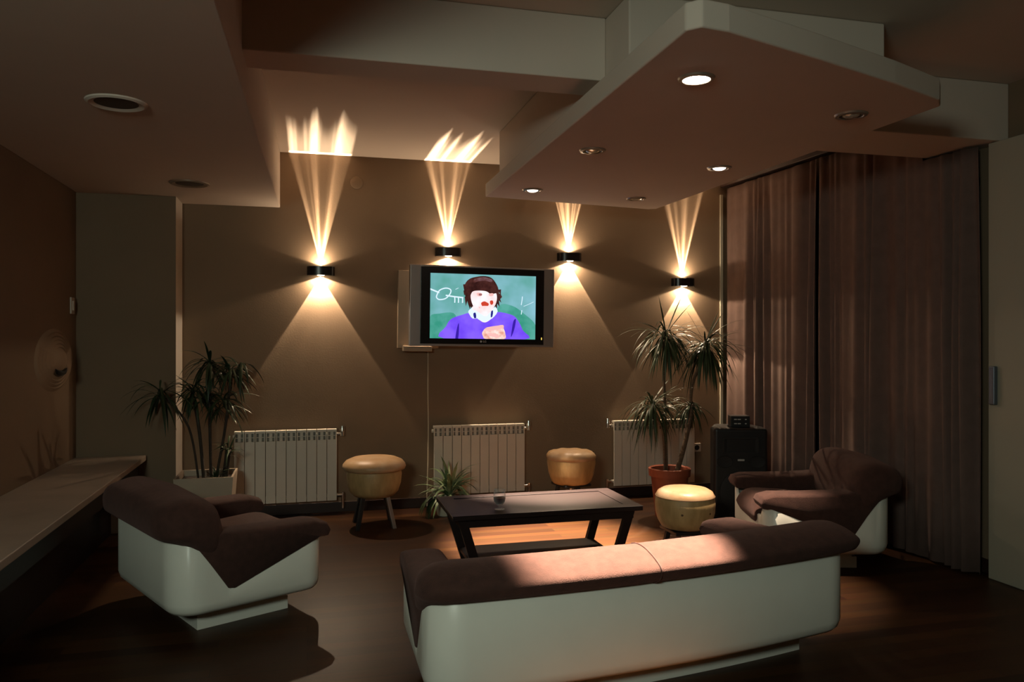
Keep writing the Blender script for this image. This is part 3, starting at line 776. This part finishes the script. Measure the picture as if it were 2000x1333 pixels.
# ------------------------------------------------------------------ stools
def stool(kind, x, y, rz, label):
    t = thing('stool', label, 'stool', (x, y, 0), rz, 'tan hide stools round the coffee table')
    if kind == 'wide':
        bm = bmesh.new(); lathe(bm, [(0, 0.535), (0.10, 0.533), (0.17, 0.524), (0.215, 0.505), (0.238, 0.478), (0.243, 0.458), (0.235, 0.440), (0.20, 0.430), (0, 0.430)], 48); link('seat_cushion', bm, M_leather, t, smooth=True, angle=60)
        bm = bmesh.new(); lathe(bm, [(0, 0.43), (0.205, 0.43), (0.212, 0.40), (0.205, 0.33), (0.185, 0.27), (0.15, 0.235), (0, 0.23)], 48); link('drum', bm, M_leather2, t, smooth=True, angle=50)
        zb, spread, stem = 0.235, 0.13, False
    elif kind == 'octagon':
        def octa(r, z):
            return [(r*(1+0.022*math.cos(8*a))*math.cos(a), r*(1+0.022*math.cos(8*a))*math.sin(a), z+0.002*math.cos(8*a)) for a in [2*math.pi*i/64 for i in range(64)]]
        def loft(bm, prof):
            rr = [[bm.verts.new(p) for p in octa(r, z)] for r, z in prof]
            for a, b in zip(rr, rr[1:]):
                for i in range(64): bm.faces.new((a[i], a[(i+1) % 64], b[(i+1) % 64], b[i]))
            bm.faces.new(rr[0]); bm.faces.new(rr[-1])
        bm = bmesh.new(); loft(bm, [(0.10, 0.528), (0.15, 0.524), (0.185, 0.510), (0.203, 0.485), (0.203, 0.470), (0.196, 0.455)]); link('seat_cushion', bm, M_leather, t, smooth=True, angle=50)
        bm = bmesh.new(); loft(bm, [(0.197, 0.455), (0.198, 0.42), (0.185, 0.34), (0.165, 0.28), (0.145, 0.26)]); link('drum', bm, M_leather2, t, smooth=True, angle=50)
        zb, spread, stem = 0.262, 0.10, True
    else:
        bm = bmesh.new(); lathe(bm, [(0, 0.496), (0.10, 0.494), (0.145, 0.486), (0.172, 0.470), (0.184, 0.448), (0.185, 0.442)], 48); link('seat_cushion', bm, M_leather, t, smooth=True, angle=50)
        bm = bmesh.new(); lathe(bm, [(0.182, 0.442), (0.186, 0.435), (0.190, 0.390), (0.186, 0.340), (0.172, 0.290), (0.15, 0.252), (0.12, 0.238), (0, 0.236)], 48); d = link('drum', bm, M_leather2, t, smooth=True, angle=50)
        for a in (-122, -62, -25, 60, 150):
            bm = bmesh.new(); lathe(bm, [(0, 0.003), (0.007, 0.002), (0.009, 0)], 12, M=Matrix.Rotation(R(a), 4, 'Z') @ Matrix.Translation((0.1855, 0, 0.355)) @ Matrix.Rotation(R(85), 4, 'Y'))
            link('knot', bm, M_knot, d)
        bm = bmesh.new(); tube(bm, [(0.1865*math.cos(2*math.pi*i/48), 0.1865*math.sin(2*math.pi*i/48), 0.442) for i in range(49)], 0.0025, 6); link('seam', bm, M_knot, d)
        zb, spread, stem = 0.238, 0.10, True
    for k in range(3 if kind != 'wide' else 4):
        a = 2*math.pi*k/(3 if kind != 'wide' else 4)+0.5
        bm = bmesh.new(); bar(bm, (spread*1.5*math.cos(a), spread*1.5*math.sin(a), 0), (spread*math.cos(a), spread*math.sin(a), zb), 0.03, 0.03); link('leg', bm, M_black if not (kind == 'wide' and k == 3) else M_steel, t, bevel=0.003)
    if stem:
        bm = bmesh.new(); lathe(bm, [(0.045, 0.0), (0.045, 0.012), (0.022, 0.02), (0.022, zb)], 24); link('stem', bm, M_steel, t, smooth=True, angle=40)
        bm = bmesh.new(); box(bm, -0.12, -0.12, zb-0.022, 0.12, 0.12, zb-0.001); link('mounting_plate', bm, M_black, t, bevel=0.004)
stool('wide', 0.50, 6.14, 0.3, 'widest tan hide stool with an overhanging round cushion, beside the left radiator')
stool('octagon', 2.095, 6.12, 0.2, 'tan eight-sided stool standing at the back wall behind the coffee table')
stool('round', 2.335, 4.58, 0.0, 'lit round tan stool with dark knots, between the coffee table and right armchair')

# ------------------------------------------------------------------ plants
def strap(bm, base, az, elev, L, droop, w, mi=0, n=9):
    """one long leaf arching from base"""
    d = Vector((math.cos(az)*math.cos(elev), math.sin(az)*math.cos(elev), math.sin(elev)))
    p = Vector(base); st = L/n
    side = Vector((-math.sin(az), math.cos(az), 0))
    prev = None
    for i in range(n+1):
        u = i/n
        ww = w*(0.35+1.3*u if u < 0.4 else (0.87)*(1-((u-0.4)/0.6)**1.8))+0.0006
        nrm = side.cross(d).normalized()
        a = bm.verts.new(p+side*ww/2+nrm*ww*0.15); c = bm.verts.new(p); b = bm.verts.new(p-side*ww/2+nrm*ww*0.15)
        if prev:
            for q in (bm.faces.new((prev[0], prev[1], c, a)), bm.faces.new((prev[1], prev[2], b, c))): q.material_index = mi
        prev = (a, c, b)
        d = (d+Vector((0, 0, -droop/n))).normalized()
        p = p+d*st
def crown(name, c, n, L, w, droop, parent, m, elev=(-0.3, 1.2), lim=None):
    bm = bmesh.new()
    for i in range(n):
        az = random.uniform(0, 2*math.pi); el = random.uniform(*elev)
        ll = L*random.uniform(0.7, 1.1); dr = droop*random.uniform(0.35, 1.35)
        base = Vector(c)+Vector((0, 0, random.uniform(-0.05, 0.03)))
        if lim:
            end = base+Vector((math.cos(az), math.sin(az), 0))*ll*0.8
            if end.y > lim[1] or end.x > lim[0] or end.x < lim[2]: ll *= 0.45
        strap(bm, base, az, el, ll, dr, w*random.uniform(0.8, 1.2))
    return link(name, bm, m, parent, smooth=True, angle=180)
# right: tall yucca-like plant in a terracotta pot
PX, PY = 2.85, 5.86
t = thing('potted_dracaena', 'tall plant with drooping strap leaf heads in a terracotta pot before the right radiator', 'potted plant', (PX, PY, 0))
bm = bmesh.new(); lathe(bm, [(0, 0.0), (0.115, 0.0), (0.150, 0.33), (0.166, 0.33), (0.170, 0.39), (0.160, 0.395), (0.150, 0.385), (0.145, 0.30)], 48); pot = link('pot', bm, M_terra, t, smooth=True, angle=40)
bm = bmesh.new(); lathe(bm, [(0, 0.345), (0.10, 0.342), (0.148, 0.335)], 32); link('soil', bm, M_soil, t, smooth=True)
canes = [([(-0.03, 0.02, 0.34), (-0.06, 0.0, 0.7), (-0.12, -0.02, 0.80), (-0.165, -0.02, 0.90)], 0.011),
         ([(0.0, 0.05, 0.34), (-0.03, 0.02, 0.9), (-0.05, 0.0, 1.2), (-0.035, 0.0, 1.46)], 0.012),
         ([(0.06, 0.0, 0.34), (0.13, -0.01, 0.58), (0.185, 0.0, 0.80), (0.20, 0.0, 0.90)], 0.021),
         ([(0.185, 0.0, 0.80), (0.21, 0.02, 1.05), (0.27, 0.01, 1.22), (0.32, 0.0, 1.38)], 0.014)]
for pts, rr in canes:
    bm = bmesh.new(); q = catmull(pts, 6); tube(bm, q, [rr*(1-0.25*i/len(q)) for i in range(len(q))], 10); link('cane', bm, M_bark, t, smooth=True, angle=180)
lim = (0.85, 0.80, -1.0)
for c, n, L in (((-0.035, 0, 1.47), 110, 0.42), ((0.32, 0, 1.39), 120, 0.44), ((-0.165, -0.02, 0.91), 95, 0.38), ((0.19, 0.0, 0.90), 60, 0.27)):
    crown('foliage', c, n, L, 0.017, 2.6, t, M_leaf, (-0.7, 1.0), (0.34, 0.80, -1.0) if c[2] < 1.0 and c[0] > 0 else lim)
# a few stiff upright leaves
bm = bmesh.new()
for c, az, el, L in (((-0.03,0,1.48), 0.3, 1.15, .38), ((-0.03,0,1.48), 1.9, 1.35, .33), ((-0.03,0,1.48), 0.05, .95, .36), ((-0.03,0,1.48), 3.3, .5, .36), ((-0.03,0,1.48), 0.0, 0.1, .40), ((0.32,0,1.40), 0.5, .9, .38), ((0.32,0,1.40), 0.1, .45, .40), ((0.32,0,1.40), 2.7, 1.15, .33), ((0.32,0,1.40), -.2, .1, .42), ((0.32,0,1.40), 0.4, 1.1, .33), ((-0.16,0,0.92), .3, .9, .30), ((-0.16,0,0.92), .0, .7, .30)):
    strap(bm, c, az, el, L, 0.35, 0.020)
link('foliage', bm, M_leaf, t, smooth=True, angle=180)
# left: dark cane palm in a square planter
t = thing('potted_palm', 'dark leafy cane palm in a square pale planter beside the left radiator', 'potted plant', (-0.715, 6.16, 0))
bm = bmesh.new()
def frus(bm, h0, h1, z0, z1):
    return [bm.verts.new((sx*h, sy*h, z)) for h, z in ((h0, z0), (h1, z1)) for sx, sy in ((-1,-1),(1,-1),(1,1),(-1,1))]
v = frus(bm, 0.165, 0.20, 0.0, 0.45)
bm.faces.new(v[0:4][::-1])
for i in range(4): bm.faces.new((v[i], v[(i+1) % 4], v[4+(i+1) % 4], v[4+i]))
v2 = frus(bm, 0.185, 0.185, 0.39, 0.45)
for i in range(4): bm.faces.new((v[4+i], v[4+(i+1) % 4], v2[4+(i+1) % 4], v2[4+i])); bm.faces.new((v2[i], v2[4+i], v2[4+(i+1) % 4], v2[(i+1) % 4]))
link('planter', bm, M_planter, t)
bm = bmesh.new(); box(bm, -0.184, -0.184, 0.385, 0.184, 0.184, 0.405); link('soil', bm, M_soil, t)
pc_ = [([(-0.02, 0, 0.4), (-0.05, 0, 0.75), (-0.09, 0, 1.0)], 0.012), ([(0.03, 0.0, 0.4), (0.02, 0, 0.9), (0.02, 0, 1.25)], 0.011), ([(0.06, 0.02, 0.4), (0.13, 0.0, 0.8), (0.17, -0.02, 1.19)], 0.010), ([(-0.05, -0.04, 0.4), (-0.12, -0.04, 0.8), (-0.30, -0.05, 1.05)], 0.008), ([(0.12, 0.05, 0.4), (0.15, 0.0, 0.62)], 0.022)]
for pts, rr in pc_:
    bm = bmesh.new(); q = catmull(pts, 6); tube(bm, q, rr, 8); link('cane', bm, M_bark2, t, smooth=True, angle=180)
lim = (1.2, 0.2, -0.9)
for c, n, L in (((-0.09, -0.02, 1.06), 44, 0.28), ((0.02, 0, 1.26), 50, 0.27), ((0.17, -0.02, 1.20), 44, 0.27), ((-0.31, -0.05, 1.06), 30, 0.34), ((0.12, -0.05, 0.98), 36, 0.28), ((0.24, 0.0, 1.24), 16, 0.32), ((-0.02, 0.0, 1.0), 36, 0.28)):
    crown('foliage', c, n, L, 0.022, 2.2, t, M_leaf2, (-0.3, 1.1), lim)
crown('foliage', (0.15, -0.02, 0.63), 18, 0.16, 0.016, 1.6, t, M_leaf, (0.0, 1.3))
crown('foliage', (0.07, -0.05, 0.42), 26, 0.13, 0.018, 1.0, t, M_leaf2, (0.2, 1.3))
# small variegated plant on the floor
t = thing('potted_houseplant', 'small variegated leafy plant in a pale pot on the floor behind the coffee table', 'potted plant', (1.09, 6.36, 0))
bm = bmesh.new(); lathe(bm, [(0, 0), (0.06, 0), (0.088, 0.12), (0.10, 0.125), (0.102, 0.15), (0.094, 0.15), (0.088, 0.13)], 40); link('pot', bm, M_pale, t, smooth=True, angle=40)
bm = bmesh.new(); lathe(bm, [(0, 0.14), (0.09, 0.135)], 24); link('soil', bm, M_soil, t)
crown('foliage', (0.03, -0.04, 0.18), 60, 0.34, 0.036, 2.3, t, M_leaf3, (0.75, 1.45), (0.9, 0.25, -0.9))
bm = bmesh.new()
for i in range(16): strap(bm, (-0.07, -0.04, 0.15), 3.3+random.uniform(-.6, .6), random.uniform(0.1, .9), random.uniform(.18, .26), 3.4, 0.024)
link('trailing_leaves', bm, M_leaf, t, smooth=True, angle=180)

# ------------------------------------------------------------------ PA loudspeaker and the little box on it
t = thing('loudspeaker', 'black upright loudspeaker cabinet on the floor in front of the curtain', 'loudspeaker', (3.36, 5.70, 0), R(-18))
bm = bmesh.new(); prism(bm, [(-0.21, -0.17), (0.21, -0.17), (0.21, -0.02), (0.15, 0.17), (-0.15, 0.17), (-0.21, -0.02)], 0.0, 0.735); link('cabinet', bm, M_black, t, bevel=0.025, bseg=4)
bm = bmesh.new()
lathe(bm, [(0.165, 0.0), (0.165, 0.012), (0.155, 0.016), (0.10, 0.024), (0, 0.028)], 48, M=Matrix.Translation((0, -0.170, 0.235)) @ Matrix.Rotation(R(90), 4, 'X')); link('woofer_grille', bm, M_grille, t, smooth=True, angle=40)
bm = bmesh.new()
vs = [bm.verts.new(p) for p in ((-0.13, -0.176, 0.655), (0.13, -0.176, 0.655), (0.13, -0.176, 0.545), (-0.13, -0.176, 0.545), (-0.045, -0.150, 0.615), (0.045, -0.150, 0.615), (0.045, -0.150, 0.585), (-0.045, -0.150, 0.585))]
for f in ((0,1,5,4),(1,2,6,5),(2,3,7,6),(3,0,4,7),(4,5,6,7)): bm.faces.new([vs[i] for i in f])
for a in ((-0.14,-0.18,0.655,0.14,-0.168,0.665),(-0.14,-0.18,0.535,0.14,-0.168,0.545),(-0.14,-0.18,0.535,-0.13,-0.168,0.665),(0.13,-0.18,0.535,0.14,-0.168,0.665)): box(bm, *a)
link('horn', bm, M_grille, t)
for s in (-1, 1):
    bm = bmesh.new(); lathe(bm, [(0.0, 0.002), (0.035, 0.003), (0.045, 0.006), (0.048, 0.0)], 28, sx=1.3, M=Matrix.Translation((s*0.125, -0.170, 0.470)) @ Matrix.Rotation(R(90), 4, 'X')); link('bass_port', bm, M_grille, t, smooth=True)
bm = bmesh.new(); box(bm, -0.026, -0.176, 0.478, 0.026, -0.170, 0.492); link('badge', bm, M_mark, t, bevel=0.001)
t = thing('receiver_box', 'small black electronic box with two rows of pale marks on top of the loudspeaker', 'receiver', (3.36, 5.66, 0.736), R(-18))
bm = bmesh.new(); box(bm, -0.075, -0.06, 0.0, 0.075, 0.06, 0.088); link('case', bm, M_black, t, bevel=0.004)
for z in (0.028, 0.062):
    for x0, x1 in ((-0.05, -0.028), (-0.022, 0.002), (0.035, 0.048)):
        bm = bmesh.new(); box(bm, x0, -0.0615, z-0.004, x1, -0.0595, z+0.004); link('indicator', bm, M_mark, t)
bm = bmesh.new(); tube(bm, [(3.10, 6.62, 0.10), (3.20, 6.45, 0.012), (3.28, 6.1, 0.012), (3.40, 5.93, 0.012)], 0.008, 8)
o = link('power_cable', bm, M_cable, None, smooth=True); tag(o, 'pale cable on the floor between the right radiator and the loudspeaker', 'cable')

# ------------------------------------------------------------------ curtains and their rail
def curtain(y0, y1, label, ztop, seed):
    rnd = random.Random(seed)
    bm = bmesh.new()
    # fold table
    ys, offs = [], []
    y = y0; ph = 0
    n = int(abs(y1-y0)/0.008)
    f1 = [rnd.uniform(-1, 1) for _ in range(200)]
    rows = [0.0, 0.04, 0.12, 0.25, 0.4, 0.55, 0.7, 0.85, 1.0]
    def fold(s, k):
        # irregular pleats: phase warped
        p = s*58 + 2.2*math.sin(s*7+seed) + 1.5*math.sin(s*17+seed*2) + 0.35*k*math.sin(s*11+seed)
        a = 0.55+0.45*math.sin(s*9.3+seed*1.7)
        return (math.sin(p)*0.62+0.38*math.sin(p*0.47+1.1*seed+k*0.5))*a
    grid = []
    for ri, u in enumerate(rows):
        row = []
        for i in range(n+1):
            s = abs(y1-y0)*i/n; yy = y0+(y1-y0)*i/n
            zt = ztop(yy)
            z = zt+(0.015-zt)*u
            amp = 0.026+0.036*min(1, u*2.2)
            sway = 0.02*u*math.sin(s*5+seed)
            row.append(bm.verts.new((3.80+0.045*(6.62-yy)+fold(s, u*2)*amp, yy+sway, z)))
        grid.append(row)
    for a, b in zip(grid, grid[1:]):
        for i in range(n): bm.faces.new((a[i], a[i+1], b[i+1], b[i]))
    o = link('curtain', bm, M_curtain, None, smooth=True, angle=180)
    md = o.modifiers.new('thickness', 'SOLIDIFY'); md.thickness = 0.002
    return tag(o, label, 'curtain', 'long brown curtains on the right wall')
curtain(6.62, 5.33, 'narrower mauve-brown curtain behind the loudspeaker, reaching into the back corner', lambda y: 2.845, 2)
curtain(5.30, 3.90, 'wider mauve-brown curtain behind the right armchair, nearer the pale door', lambda y: 2.845 if y > 4.315 else 2.61, 5)
bm = bmesh.new(); prism(bm, [(3.86, 4.32), (3.94, 4.32), (3.84, 6.66), (3.76, 6.66)], 2.862, 2.90)
for i in range(5):
    x = 3.89-0.045*i*0.52; box(bm, x-0.01, 4.42+i*0.52, 2.90, x+0.01, 4.45+i*0.52, 2.9695)
o = link('curtain_rail', bm, M_darkwood, None, bevel=0.004); tag(o, 'dark curtain rail under the ceiling along the right wall', 'curtain rail')
